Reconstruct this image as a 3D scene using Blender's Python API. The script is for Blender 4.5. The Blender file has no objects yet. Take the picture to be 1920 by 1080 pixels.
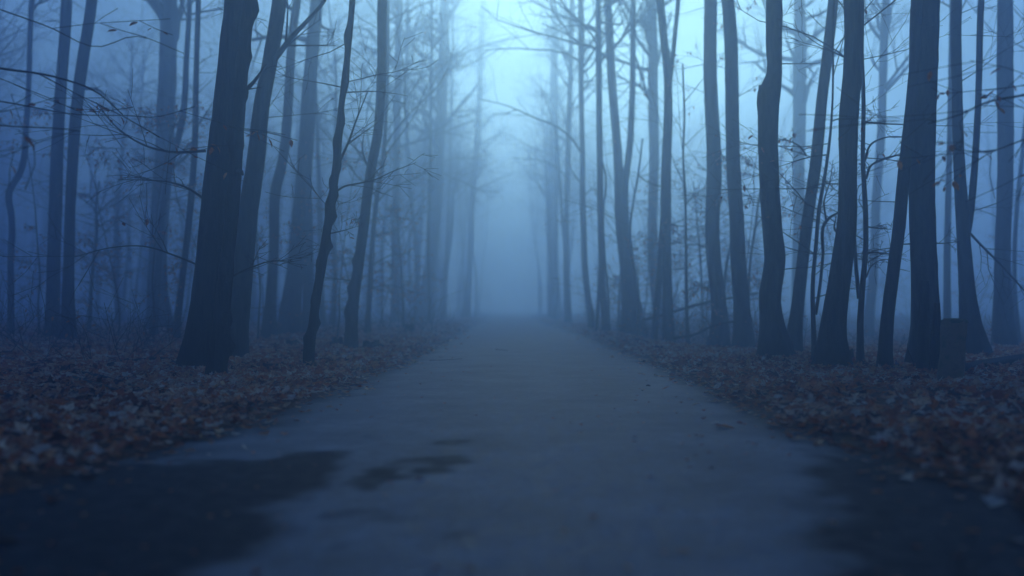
import bpy, math, random
import numpy as np
from mathutils import Vector, noise as mnoise

R = math.radians
scene = bpy.context.scene
COL = scene.collection

# ------------------------------------------------------------------ camera
F = 1920 * 35 / 36.0          # focal length in photo pixels
CAM_H = 0.9
HORIZON = 575.0
PITCH = math.atan((HORIZON - 540) / F)
cam = bpy.data.cameras.new('camera')
cam.lens = 35; cam.sensor_width = 36
cam.clip_start = 0.05; cam.clip_end = 2000
cam.dof.use_dof = True
cam.dof.focus_distance = 12.0
cam.dof.aperture_fstop = 0.64
camo = bpy.data.objects.new('camera', cam); COL.objects.link(camo)
camo.location = (0, 0, CAM_H)
camo.rotation_euler = (R(90) + PITCH, 0, 0)
scene.camera = camo

# ------------------------------------------------------------------ light
SUN_EL, SUN_AZ = 14.0, 4.5     # degrees; azimuth to the right of straight ahead
world = bpy.data.worlds.new('World'); scene.world = world
world.use_nodes = True
wn = world.node_tree; wn.nodes.clear()
sky = wn.nodes.new('ShaderNodeTexSky'); sky.sky_type = 'NISHITA'
sky.sun_disc = False
sky.sun_elevation = R(SUN_EL); sky.sun_rotation = R(SUN_AZ)
sky.air_density = 1.0; sky.dust_density = 0.0; sky.ozone_density = 5.0
bg = wn.nodes.new('ShaderNodeBackground'); bg.inputs['Strength'].default_value = 0.15
wo = wn.nodes.new('ShaderNodeOutputWorld')
wn.links.new(sky.outputs[0], bg.inputs[0]); wn.links.new(bg.outputs[0], wo.inputs[0])

sl = bpy.data.lights.new('sun', 'SUN'); sl.energy = 5.0; sl.angle = R(20); sl.color = (0.87, 1.0, 0.57)
so = bpy.data.objects.new('sun', sl); COL.objects.link(so)
sd = Vector((math.sin(R(SUN_AZ)) * math.cos(R(SUN_EL)), math.cos(R(SUN_AZ)) * math.cos(R(SUN_EL)), math.sin(R(SUN_EL))))
so.rotation_euler = (-sd).to_track_quat('-Z', 'Y').to_euler()
so.location = (0, 30, 40)

vs = scene.view_settings
vs.view_transform = 'Standard'; vs.look = 'None'; vs.gamma = 1; vs.use_curve_mapping = False
vs.exposure = -0.38
cy = scene.cycles
cy.max_bounces = 4; cy.diffuse_bounces = 2; cy.glossy_bounces = 1; cy.transmission_bounces = 2
cy.transparent_max_bounces = 4; cy.volume_bounces = 3
cy.use_denoising = True
cy.use_adaptive_sampling = False
try: cy.denoiser = 'OPENIMAGEDENOISE'
except Exception: pass
HAZE_DENSITY = 0.028
HAZE_COLOR = (0.41, 0.605, 1.0)
HAZE_G = 0.79

# ------------------------------------------------------------------ helpers
cp, sp = math.cos(PITCH), math.sin(PITCH)
def at(px, py, D):
    """world point on the vertical plane y = D that the photo shows at (px, py)"""
    u = (px - 960) / F; v = (540 - py) / F
    t = D / (cp - v * sp)
    return np.array((u * t, D, CAM_H + (sp + v * cp) * t))

def put(o, parent=None):
    COL.objects.link(o)
    if parent is not None: o.parent = parent
    return o
def tag(o, label=None, cat=None, group=None, kind=None):
    if label: o['label'] = label
    if cat: o['category'] = cat
    if group: o['group'] = group
    if kind: o['kind'] = kind
    return o
def empty(name, loc):
    o = bpy.data.objects.new(name, None); o.location = tuple(float(c) for c in loc); o.empty_display_size = .3
    return put(o)

class MB:
    def __init__(s): s.v = []; s.q = []; s.t = []; s.n = 0; s.tint = []
    def add(s, V, Q=None, T=None, tint=None):
        V = np.asarray(V, float)
        s.v.append(V)
        if Q is not None and len(Q): s.q.append(np.asarray(Q, int) + s.n)
        if T is not None and len(T): s.t.append(np.asarray(T, int) + s.n)
        s.tint.append(np.full(len(V), 0.5) if tint is None else np.broadcast_to(tint, (len(V),)))
        s.n += len(V)
    def mesh(s, name, origin=(0, 0, 0), smooth=True):
        V = np.concatenate(s.v) - np.asarray(origin, float)
        Q = np.concatenate(s.q) if s.q else np.zeros((0, 4), int)
        T = np.concatenate(s.t) if s.t else np.zeros((0, 3), int)
        me = bpy.data.meshes.new(name)
        me.vertices.add(len(V)); me.vertices.foreach_set('co', V.astype(np.float32).ravel())
        loops = np.concatenate([Q.ravel(), T.ravel()]).astype(np.int32)
        me.loops.add(len(loops)); me.loops.foreach_set('vertex_index', loops)
        starts = np.concatenate([np.arange(len(Q)) * 4, len(Q) * 4 + np.arange(len(T)) * 3]).astype(np.int32)
        me.polygons.add(len(starts)); me.polygons.foreach_set('loop_start', starts)
        me.polygons.foreach_set('use_smooth', np.full(len(starts), smooth))
        me.update(calc_edges=True)
        a = me.attributes.new('tint', 'FLOAT', 'POINT')
        a.data.foreach_set('value', np.concatenate(s.tint).astype(np.float32))
        me.validate()
        return me
    def build(s, name, mat, parent=None, origin=(0, 0, 0), smooth=True):
        me = s.mesh(name, origin, smooth); me.materials.append(mat)
        return put(bpy.data.objects.new(name, me), parent)

def norm(v):
    v = np.asarray(v, float); return v / (np.linalg.norm(v) + 1e-12)

_ang = {}
def tube(mb, P, rad, sides=5, tint=None, wob=None, cap0=False, tip=.5):
    P = np.asarray(P, float); n = len(P)
    T = np.gradient(P, axis=0); T /= (np.linalg.norm(T, axis=1)[:, None] + 1e-9)
    m = norm(P[-1] - P[0] + 1e-6)
    ref = np.array((1., 0, 0)) if abs(m[0]) < .75 else np.array((0, 0, 1.))
    U = np.cross(T, ref); U /= (np.linalg.norm(U, axis=1)[:, None] + 1e-9)
    W = np.cross(T, U)
    if sides not in _ang:
        a = np.arange(sides) * 2 * math.pi / sides; _ang[sides] = (np.cos(a), np.sin(a))
    c, s_ = _ang[sides]
    rr = np.asarray(rad, float)[:, None] * np.ones((1, sides))
    if wob is not None: rr = rr * wob
    V = P[:, None, :] + rr[:, :, None] * (c[None, :, None] * U[:, None, :] + s_[None, :, None] * W[:, None, :])
    V = V.reshape(-1, 3)
    i = np.arange(n - 1)[:, None] * sides; j = np.arange(sides)[None, :]; k = (j + 1) % sides
    Q = np.stack([i + j, i + k, i + sides + k, i + sides + j], -1).reshape(-1, 4)
    V = np.vstack([V, P[-1:] + T[-1:] * rad[-1] * tip])
    b = (n - 1) * sides
    Tt = [(b + q, b + (q + 1) % sides, n * sides) for q in range(sides)]
    if cap0:
        V = np.vstack([V, P[:1]])
        Tt += [((q + 1) % sides, q, n * sides + 1) for q in range(sides)]
    mb.add(V, Q, Tt, tint)

def spline(pts, n):
    """Catmull-Rom through pts (k, m), n samples by chord length"""
    pts = np.asarray(pts, float)
    if len(pts) == 2:
        t = np.linspace(0, 1, n)[:, None]; return pts[0] * (1 - t) + pts[1] * t
    d = np.concatenate([[0], np.cumsum(np.linalg.norm(np.diff(pts[:, :3], axis=0), axis=1))])
    m = np.gradient(pts, d, axis=0)
    s = np.linspace(0, d[-1], n)
    k = np.clip(np.searchsorted(d, s, 'right') - 1, 0, len(pts) - 2)
    h = (d[k + 1] - d[k]); t = ((s - d[k]) / h)[:, None]; h = h[:, None]
    t2, t3 = t * t, t * t * t
    return (2*t3 - 3*t2 + 1) * pts[k] + (t3 - 2*t2 + t) * h * m[k] + (-2*t3 + 3*t2) * pts[k+1] + (t3 - t2) * h * m[k+1]

# ------------------------------------------------------------------ materials
def mat(name):
    m = bpy.data.materials.new(name); m.use_nodes = True
    nt = m.node_tree; b = nt.nodes['Principled BSDF']
    return m, nt, b
def nd(nt, t, **kw):
    n = nt.nodes.new(t)
    for k, v in kw.items():
        if k in n.inputs: n.inputs[k].default_value = v
        else: setattr(n, k, v)
    return n
def ramp(nt, fac, stops):
    r = nt.nodes.new('ShaderNodeValToRGB')
    e = r.color_ramp.elements
    while len(e) < len(stops): e.new(.5)
    for x, (p, c) in zip(e, stops): x.position = p; x.color = (*c, 1)
    nt.links.new(fac, r.inputs[0]); return r.outputs[0]
def mixc(nt, f, a, b, blend='MIX'):
    m = nt.nodes.new('ShaderNodeMix'); m.data_type = 'RGBA'; m.blend_type = blend
    for s, v in ((0, f), (6, a), (7, b)):
        if isinstance(v, (int, float)): m.inputs[s].default_value = v
        elif isinstance(v, tuple): m.inputs[s].default_value = (*v, 1)
        else: nt.links.new(v, m.inputs[s])
    return m.outputs[2]
def bump(nt, b, h, strength, dist):
    bm = nt.nodes.new('ShaderNodeBump'); bm.inputs['Strength'].default_value = strength; bm.inputs['Distance'].default_value = dist
    nt.links.new(h, bm.inputs['Height']); nt.links.new(bm.outputs[0], b.inputs['Normal'])

def bark_mat(name, dark, light, moss, vs_=1.0, strength=.6):
    m, nt, b = mat(name); L = nt.links.new
    tc = nd(nt, 'ShaderNodeTexCoord'); mp = nd(nt, 'ShaderNodeMapping'); mp.inputs['Scale'].default_value = (9 * vs_, 9 * vs_, 1.6)
    L(tc.outputs['Object'], mp.inputs[0])
    n1 = nd(nt, 'ShaderNodeTexNoise', Scale=2.2, Detail=8, Roughness=.62); L(mp.outputs[0], n1.inputs['Vector'])
    n2 = nd(nt, 'ShaderNodeTexNoise', Scale=1.1, Detail=4); L(tc.outputs['Object'], n2.inputs['Vector'])
    n3 = nd(nt, 'ShaderNodeTexNoise', Scale=26, Detail=4, Roughness=.7); L(tc.outputs['Object'], n3.inputs['Vector'])
    c = ramp(nt, n1.outputs[0], [(.3, dark), (.7, light)])
    f = ramp(nt, n2.outputs[0], [(.45, (0, 0, 0)), (.7, (.7, .7, .7))])
    c = mixc(nt, f, c, moss)
    f2 = ramp(nt, n3.outputs[0], [(.62, (0, 0, 0)), (.74, (.35, .35, .35))])
    c = mixc(nt, f2, c, (.16, .17, .15))
    L(c, b.inputs['Base Color']); b.inputs['Roughness'].default_value = .85
    b.inputs['Specular IOR Level'].default_value = .25
    ad = nd(nt, 'ShaderNodeMath', operation='ADD'); L(n1.outputs[0], ad.inputs[0])
    mu = nd(nt, 'ShaderNodeMath', operation='MULTIPLY'); mu.inputs[1].default_value = .3; L(n3.outputs[0], mu.inputs[0]); L(mu.outputs[0], ad.inputs[1])
    bump(nt, b, ad.outputs[0], strength, .03)
    return m
M = {}
M['bark'] = bark_mat('beech_bark', (.014, .013, .012), (.075, .070, .062), (.032, .040, .022))
M['rough_bark'] = bark_mat('rough_bark', (.010, .009, .008), (.052, .046, .040), (.028, .030, .018), 1.6, 1.0)
M['twig'] = bark_mat('twig_bark', (.030, .026, .024), (.065, .055, .048), (.04, .04, .03), 2.0, .3)
M['deadwood'] = bark_mat('dead_wood', (.06, .05, .042), (.15, .13, .11), (.05, .06, .035), 2.0, .6)
M['pale_wood'] = bark_mat('pale_wood', (.5, .48, .44), (.8, .77, .72), (.5, .5, .42), 2.0, .4)

def leaf_mat(name, stops, use_obj=False, rough=.5):
    m, nt, b = mat(name); L = nt.links.new
    if use_obj:
        oi = nd(nt, 'ShaderNodeObjectInfo'); fac = oi.outputs['Random']
    else:
        a = nd(nt, 'ShaderNodeAttribute', attribute_name='tint'); fac = a.outputs['Fac']
    c = ramp(nt, fac, stops)
    g = nd(nt, 'ShaderNodeNewGeometry')
    n = nd(nt, 'ShaderNodeTexNoise', Scale=40, Detail=4); L(g.outputs['Position'], n.inputs['Vector'])
    d = ramp(nt, n.outputs[0], [(.35, (.55, .52, .5)), (.6, (1, 1, 1))])
    c = mixc(nt, 1.0, c, d, 'MULTIPLY')
    L(c, b.inputs['Base Color']); b.inputs['Roughness'].default_value = rough
    b.inputs['Specular IOR Level'].default_value = .4
    tr = nd(nt, 'ShaderNodeBsdfTranslucent'); L(c, tr.inputs['Color'])          # thin blades let light through
    mx = nd(nt, 'ShaderNodeMixShader'); mx.inputs[0].default_value = .5
    L(b.outputs[0], mx.inputs[1]); L(tr.outputs[0], mx.inputs[2])
    L(mx.outputs[0], nt.nodes['Material Output'].inputs['Surface'])
    return m
LIT = [(0, (.07, .022, .014)), (.2, (.42, .11, .040)), (.45, (.68, .24, .09)), (.72, (.74, .44, .27)), (1, (.80, .70, .60))]
M['litter'] = leaf_mat('leaf_litter', LIT)
M['litter_obj'] = leaf_mat('fallen_leaf', LIT, True)
M['beech_leaf'] = leaf_mat('beech_leaf', [(0, (.30, .09, .035)), (.6, (.52, .18, .06)), (1, (.65, .30, .13))])
M['orange_leaf'] = leaf_mat('orange_leaf', [(0, (.30, .13, .05)), (1, (.46, .24, .11))], True)

# forest floor
m, nt, b = mat('forest_floor'); L = nt.links.new
tc = nd(nt, 'ShaderNodeTexCoord')
n1 = nd(nt, 'ShaderNodeTexVoronoi', Scale=11); n1.feature = 'F1'; L(tc.outputs['Object'], n1.inputs['Vector'])
n2 = nd(nt, 'ShaderNodeTexNoise', Scale=.5, Detail=6); L(tc.outputs['Object'], n2.inputs['Vector'])
n3 = nd(nt, 'ShaderNodeTexNoise', Scale=30, Detail=5); L(tc.outputs['Object'], n3.inputs['Vector'])
sx = nd(nt, 'ShaderNodeSeparateColor'); L(n1.outputs['Color'], sx.inputs[0])
c = ramp(nt, sx.outputs[0], [(0, (.06, .026, .016)), (.4, (.22, .080, .034)), (.8, (.36, .150, .070)), (1, (.45, .30, .20))])
c = mixc(nt, n3.outputs[0], (.05, .028, .018), c)
f = ramp(nt, n2.outputs[0], [(.4, (0, 0, 0)), (.7, (.55, .55, .55))])
c = mixc(nt, f, c, (.045, .030, .020))
L(c, b.inputs['Base Color']); b.inputs['Roughness'].default_value = .9; b.inputs['Specular IOR Level'].default_value = .2
bump(nt, b, n3.outputs[0], .8, .05); M['floor'] = m

# asphalt
m, nt, b = mat('asphalt'); L = nt.links.new
tc = nd(nt, 'ShaderNodeTexCoord')
n1 = nd(nt, 'ShaderNodeTexNoise', Scale=75, Detail=4, Roughness=.75); L(tc.outputs['Object'], n1.inputs['Vector'])
n2 = nd(nt, 'ShaderNodeTexNoise', Scale=1.3, Detail=7, Roughness=.6); L(tc.outputs['Object'], n2.inputs['Vector'])
n3 = nd(nt, 'ShaderNodeTexNoise', Scale=9, Detail=6, Roughness=.65); L(tc.outputs['Object'], n3.inputs['Vector'])
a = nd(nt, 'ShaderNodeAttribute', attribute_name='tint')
c = ramp(nt, n1.outputs[0], [(.25, (.080, .102, .132)), (.5, (.150, .185, .230)), (.75, (.260, .305, .360))])
c2 = ramp(nt, n2.outputs[0], [(.3, (.62, .62, .64)), (.7, (1.2, 1.2, 1.2))])
c = mixc(nt, 1, c, c2, 'MULTIPLY')
c3 = ramp(nt, n3.outputs[0], [(.32, (.62, .62, .64)), (.62, (1.1, 1.1, 1.1))])
c = mixc(nt, 1, c, c3, 'MULTIPLY')
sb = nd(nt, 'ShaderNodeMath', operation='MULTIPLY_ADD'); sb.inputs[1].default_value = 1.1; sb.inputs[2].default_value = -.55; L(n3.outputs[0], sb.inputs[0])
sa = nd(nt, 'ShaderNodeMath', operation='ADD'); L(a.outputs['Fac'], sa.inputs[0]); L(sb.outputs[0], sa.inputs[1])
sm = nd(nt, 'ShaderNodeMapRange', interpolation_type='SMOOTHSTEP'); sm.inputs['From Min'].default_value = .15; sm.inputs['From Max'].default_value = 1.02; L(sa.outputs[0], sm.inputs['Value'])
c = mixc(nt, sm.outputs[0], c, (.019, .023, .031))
L(c, b.inputs['Base Color'])
rr = ramp(nt, n3.outputs[0], [(.3, (.60, .60, .60)), (.7, (.78, .78, .78))])
L(rr, b.inputs['Roughness']); mr = nd(nt, 'ShaderNodeMapRange'); mr.inputs['To Min'].default_value = .3; mr.inputs['To Max'].default_value = .04; L(a.outputs['Fac'], mr.inputs['Value']); L(mr.outputs[0], b.inputs['Specular IOR Level'])
bump(nt, b, n1.outputs[0], .6, .006); M['asphalt'] = m

# mossy post
m, nt, b = mat('mossy_post'); L = nt.links.new
tc = nd(nt, 'ShaderNodeTexCoord')
n1 = nd(nt, 'ShaderNodeTexNoise', Scale=7, Detail=7, Roughness=.65); L(tc.outputs['Object'], n1.inputs['Vector'])
n2 = nd(nt, 'ShaderNodeTexNoise', Scale=45, Detail=4); L(tc.outputs['Object'], n2.inputs['Vector'])
c = ramp(nt, n1.outputs[0], [(.3, (.12, .09, .05)), (.5, (.24, .17, .10)), (.7, (.09, .11, .04))])
L(c, b.inputs['Base Color']); b.inputs['Roughness'].default_value = .9
bump(nt, b, n2.outputs[0], .7, .02); M['post'] = m
m, nt, b = mat('moss'); L = nt.links.new
n1 = nd(nt, 'ShaderNodeTexNoise', Scale=30, Detail=5)
L(ramp(nt, n1.outputs[0], [(.3, (.035, .05, .015)), (.7, (.09, .11, .035))]), b.inputs['Base Color'])
b.inputs['Roughness'].default_value = .95; bump(nt, b, n1.outputs[0], 1, .02); M['moss'] = m
m, nt, b = mat('dark_stone'); L = nt.links.new
n1 = nd(nt, 'ShaderNodeTexNoise', Scale=30, Detail=5)
L(ramp(nt, n1.outputs[0], [(.3, (.02, .02, .02)), (.7, (.06, .055, .05))]), b.inputs['Base Color']); b.inputs['Roughness'].default_value = .8
M['stone'] = m

# ------------------------------------------------------------------ terrain
LEDGE = np.array([(-40, -2.4), (3, -2.4), (4.73, -2.43), (6.1, -2.22), (7.8, -1.96), (10.2, -1.86), (14.6, -1.74), (24, -1.70), (45, -1.85), (67, -2.1), (220, -2.1)])
REDGE = np.array([(-40, 2.25), (3, 2.3), (4.4, 2.25), (5.2, 2.2), (6.6, 2.1), (7.5, 2.0), (10.8, 2.13), (17.7, 2.25), (30.5, 2.28), (45, 2.07), (67, 1.85), (220, 1.85)])
def ledge(y): return np.interp(y, LEDGE[:, 0], LEDGE[:, 1])
def redge(y): return np.interp(y, REDGE[:, 0], REDGE[:, 1])
def nz(x, y, s, o=0): return mnoise.noise(Vector((x * s + o, y * s + o * .7, o * 1.3)))
def ground(x, y):
    e = max(float(ledge(y)) - x, x - float(redge(y)))      # metres outside the asphalt
    if e < -.3: return -.05
    t = min(1, max(0, (e + .3) / .9)); t = t * t * (3 - 2 * t)
    z = -.05 + .11 * t
    if e > 0:
        w = min(1, e / 1.2)
        z += w * (.045 * nz(x, y, .9) + .05 * nz(x, y, .28, 5)) + min(1, e / 14) * .10
        if x > 0:                                           # shallow hollow behind the right verge
            q = min(1, max(0, (y - 15.5) / 15)); q = q * q * (3 - 2 * q)
            z -= .34 * q * min(1, max(0, (e - .9) / 1.6)) * min(1, max(0, (60 - y) / 14))
    return z

def axis(parts):
    out = []
    for a_, b_, st in parts: out += list(np.arange(a_, b_ - 1e-6, st))
    return np.array(out + [parts[-1][1]])
xs = axis([(-146, -30, 12), (-30, -14, 2), (-14, -6, .5), (-6, 6, .12), (6, 14, .5), (14, 30, 2), (30, 146, 12)])
ys = axis([(-36, 2, 6), (2, 16, .16), (16, 34, .5), (34, 80, 3), (80, 216, 12)])
GX, GY = np.meshgrid(xs, ys)
Z = np.array([ground(x, y) for x, y in zip(GX.ravel(), GY.ravel())])
V = np.stack([GX.ravel(), GY.ravel(), Z], -1)
nx, ny = len(xs), len(ys)
i = np.arange(ny - 1)[:, None] * nx + np.arange(nx - 1)[None, :]
Q = np.stack([i, i + 1, i + nx + 1, i + nx], -1).reshape(-1, 4)
mb = MB(); mb.add(V, Q)
forest_floor = mb.build('forest_floor', M['floor'])
tag(forest_floor, 'forest floor covered in brown leaf litter on both sides of the road', kind='structure')

# road: small stains and darker edges, plus two large dark patches in the foreground
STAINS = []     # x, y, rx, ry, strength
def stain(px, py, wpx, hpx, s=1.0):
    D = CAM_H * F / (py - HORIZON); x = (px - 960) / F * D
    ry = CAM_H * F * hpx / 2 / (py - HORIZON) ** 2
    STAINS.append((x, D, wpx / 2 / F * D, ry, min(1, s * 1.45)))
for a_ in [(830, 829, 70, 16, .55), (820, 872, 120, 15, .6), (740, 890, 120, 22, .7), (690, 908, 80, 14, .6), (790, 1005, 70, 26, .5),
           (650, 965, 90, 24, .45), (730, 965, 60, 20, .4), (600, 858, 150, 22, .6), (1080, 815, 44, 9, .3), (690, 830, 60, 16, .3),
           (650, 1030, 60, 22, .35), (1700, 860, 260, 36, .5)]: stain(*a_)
def stains_and_patches(x, y):
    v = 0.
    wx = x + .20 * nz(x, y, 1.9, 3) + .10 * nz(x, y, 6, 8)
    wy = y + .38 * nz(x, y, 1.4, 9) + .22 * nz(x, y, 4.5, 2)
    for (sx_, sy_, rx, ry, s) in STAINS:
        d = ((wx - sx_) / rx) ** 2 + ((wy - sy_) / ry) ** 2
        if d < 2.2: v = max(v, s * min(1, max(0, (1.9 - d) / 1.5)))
    # big dark patch coloured into the asphalt, left and right foreground
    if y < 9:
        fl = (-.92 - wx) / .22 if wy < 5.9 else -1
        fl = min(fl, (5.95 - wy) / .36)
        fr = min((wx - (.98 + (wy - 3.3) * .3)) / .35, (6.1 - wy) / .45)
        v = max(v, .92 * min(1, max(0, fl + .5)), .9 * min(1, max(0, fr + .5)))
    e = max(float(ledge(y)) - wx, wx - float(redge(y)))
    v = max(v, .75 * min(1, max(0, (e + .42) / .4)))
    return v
xs = np.arange(-2.75, 2.7501, .05); ys = axis([(-30, 2.2, 4), (2.2, 13, .05), (13, 40, .4), (40, 210, 5)])
GX, GY = np.meshgrid(xs, ys); X = GX.ravel(); Y = GY.ravel()
# ragged edge: the outer columns follow the drawn edge line
le = ledge(Y) - .15 ; re = redge(Y) + .15
tt = (X + 2.75) / 5.5
X2 = le + (re - le) * tt
tintv = np.array([stains_and_patches(x, y) for x, y in zip(X2, Y)])
Zr = np.array([.012 * nz(x, y, .6, 4) * 0 + .02 * (1 - ((2 * t - 1) ** 2)) - .012 for x, y, t in zip(X2, Y, tt)])
nx, ny = len(xs), len(ys)
i = np.arange(ny - 1)[:, None] * nx + np.arange(nx - 1)[None, :]
Q = np.stack([i, i + 1, i + nx + 1, i + nx], -1).reshape(-1, 4)
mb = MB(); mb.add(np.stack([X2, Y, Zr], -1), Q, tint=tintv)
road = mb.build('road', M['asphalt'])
tag(road, 'straight narrow asphalt road with dark stains and patches running into the fog', kind='structure')
def road_z(x): return .008 - .02 * (x / 2.2) ** 2

def base_depth(px, py):
    D = CAM_H * F / (py - HORIZON)
    for _ in range(12):
        x = (px - 960) / F * D
        D = (CAM_H - max(ground(x, D), -.01)) * F / (py - HORIZON)
    return D
def on_ground(px, py):
    D = base_depth(px, py); x = (px - 960) / F * D
    return np.array((x, D, max(ground(x, D), road_z(x) if -2.4 < x < 2.3 else -9)))

# ------------------------------------------------------------------ trees
class Crown:
    """collects branches (one tube mesh) and leaves (one leaf mesh)"""
    def __init__(s, seed): s.mb = MB(); s.leaves = []; s.rng = random.Random(seed)
def perp(d, rng):
    a = norm(np.cross(d, (rng.uniform(-1, 1), rng.uniform(-1, 1), rng.uniform(-1, 1)))); return a
def grow(C, p, d, Ln, r, lev, maxlev, leaf=0., flat=0., up=.1, kids=(5, 5, 4)):
    rng = C.rng
    n = (7, 5, 4, 3)[min(lev, 3)]
    pts = [np.array(p)]; d = norm(d); st = Ln / (n - 1)
    for k in range(n - 1):
        d = norm(d + np.array((rng.gauss(0, .16), rng.gauss(0, .16), rng.gauss(0, .13) * (1 - flat) + up * .35)))
        pts.append(pts[-1] + d * st)
    pts = np.array(pts); rad = np.maximum(r * np.linspace(1, .25, n) ** .8, .0032)
    tube(C.mb, pts, rad, (6, 4, 3, 3)[min(lev, 3)])
    twigs(C, pts, r, Ln, lev, maxlev, leaf, flat, up, kids)
def twigs(C, pts, r, Ln, lev, maxlev, leaf=0., flat=0., up=.1, kids=(5, 5, 4), lo=.25):
    rng = C.rng; n = len(pts)
    if lev < maxlev:
        kn = kids[min(lev, len(kids) - 1)]; kn = max(1, int(kn * rng.uniform(.75, 1.3)))
        for q in range(kn):
            f = rng.uniform(lo, .97) * (n - 1); k = min(int(f), n - 2)
            q0 = pts[k] + (pts[k + 1] - pts[k]) * (f - k); t = norm(pts[k + 1] - pts[k])
            side = perp(t, rng); side[2] *= (1 - flat); side = norm(side)
            a = rng.uniform(.5, 1.05)
            grow(C, q0, t * math.cos(a) + side * math.sin(a), Ln * rng.uniform(.34, .62), r * rng.uniform(.35, .55) * (1 - .5 * f / n), lev + 1, maxlev, leaf, flat, up, kids)
    if leaf > 0 and lev >= maxlev - 1:
        for q in range(n * 2):
            if rng.random() < leaf:
                f = rng.uniform(.2, 1) * (n - 1); k = min(int(f), n - 2)
                C.leaves.append((pts[k] + (pts[k + 1] - pts[k]) * (f - k), rng.random()))

# one small pointed leaf, folded along its midrib
BL = np.array([(0, 0, 0), (.3, .22, .05), (.65, .2, .06), (1, 0, -.05), (.65, -.2, .06), (.3, -.22, .05), (.3, 0, 0), (.65, 0, .01)])
BLT = [(0, 6, 1), (1, 6, 7), (1, 7, 2), (2, 7, 3), (0, 5, 6), (5, 4, 7), (5, 7, 6), (4, 3, 7)]
def rot_frames(yaw, tilt, roll):
    cyw, syw, ct, st, cr, sr = np.cos(yaw), np.sin(yaw), np.cos(tilt), np.sin(tilt), np.cos(roll), np.sin(roll)
    ax = np.stack([cyw * ct, syw * ct, st], -1)
    side0 = np.stack([-syw, cyw, 0 * yaw], -1)
    up0 = np.cross(ax, side0)
    ay = side0 * cr[:, None] + up0 * sr[:, None]
    az = np.cross(ax, ay)
    return ax, ay, az
def scatter(mb, tmplV, tmplT, P, yaw, tilt, roll, size, tint):
    n = len(P)
    if n == 0: return
    ax, ay, az = rot_frames(yaw, tilt, roll)
    V = P[:, None, :] + size[:, None, None] * (tmplV[None, :, 0:1] * ax[:, None, :] + tmplV[None, :, 1:2] * ay[:, None, :] + tmplV[None, :, 2:3] * az[:, None, :])
    k = len(tmplV)
    T = (np.asarray(tmplT)[None] + (np.arange(n) * k)[:, None, None]).reshape(-1, 3)
    mb.add(V.reshape(-1, 3), None, T, np.repeat(tint, k))
def leaf_part(leaves, parent, origin, size=.07, seed=0, name='leaves'):
    if not leaves: return
    rs = np.random.RandomState(seed); n = len(leaves)
    P = np.array([l[0] for l in leaves]); P[:, 2] -= .01
    mb = MB()
    scatter(mb, BL, BLT, P, rs.uniform(0, 6.28, n), rs.uniform(-1.4, .1, n), rs.uniform(-.8, .8, n), size * rs.uniform(.6, 1.25, n), rs.rand(n))
    o = mb.build(name, M['beech_leaf'], parent, origin, smooth=False); o['kind'] = 'stuff'
    return o

def trunk_mesh(mb, pts, rads, seed, sides=18, flare=.55, rough=.05, lumps=0, z0=None):
    """pts from below ground to the top"""
    rng = random.Random(seed)
    arr = np.hstack([pts, np.asarray(rads)[:, None]])
    Ln = np.sum(np.linalg.norm(np.diff(pts, axis=0), axis=1))
    n = int(max(26, Ln / .16)) if not lumps else int(Ln / .07)
    S = spline(arr, n)
    # more rings low down, where the trunk is seen
    P, r = S[:, :3], np.maximum(S[:, 3], .01)
    h = P[:, 2] - (z0 if z0 is not None else P[0, 2])
    a = np.arange(sides) * 2 * math.pi / sides
    ph = [rng.uniform(0, 6.28) for _ in range(8)]
    lob = .5 + .5 * np.cos(a[None, :] * rng.choice((3, 4, 5)) + ph[0] + .6 * np.sin(a[None, :] + ph[1]))
    rb = float(np.median(r[:max(3, n // 5)]))
    fl = flare * np.exp(-np.clip(h, 0, None) / (1.7 * rb + .08))[:, None] * (.35 + .9 * lob)
    w = 1 + fl
    w = w + rough * (np.sin(2 * a[None, :] + ph[2] + h[:, None] * .9) + .7 * np.sin(3 * a[None, :] + ph[3] - h[:, None] * 1.7) + .5 * np.sin(5 * a[None, :] + ph[4] + h[:, None] * 3.1))
    w = w + np.random.RandomState(seed % 9999).uniform(-.028, .028, w.shape)
    for q in range(lumps):
        hh = rng.uniform(.2, 4.8); aa = rng.uniform(0, 6.28); s = rng.uniform(.06, .15)
        da = np.angle(np.exp(1j * (a - aa)))[None, :]
        w = w + rng.uniform(.35, .95) * np.exp(-((h[:, None] - hh) / s) ** 2 - (da / .7) ** 2)
    tube(mb, P, r, sides, wob=w)
    return P, r

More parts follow.
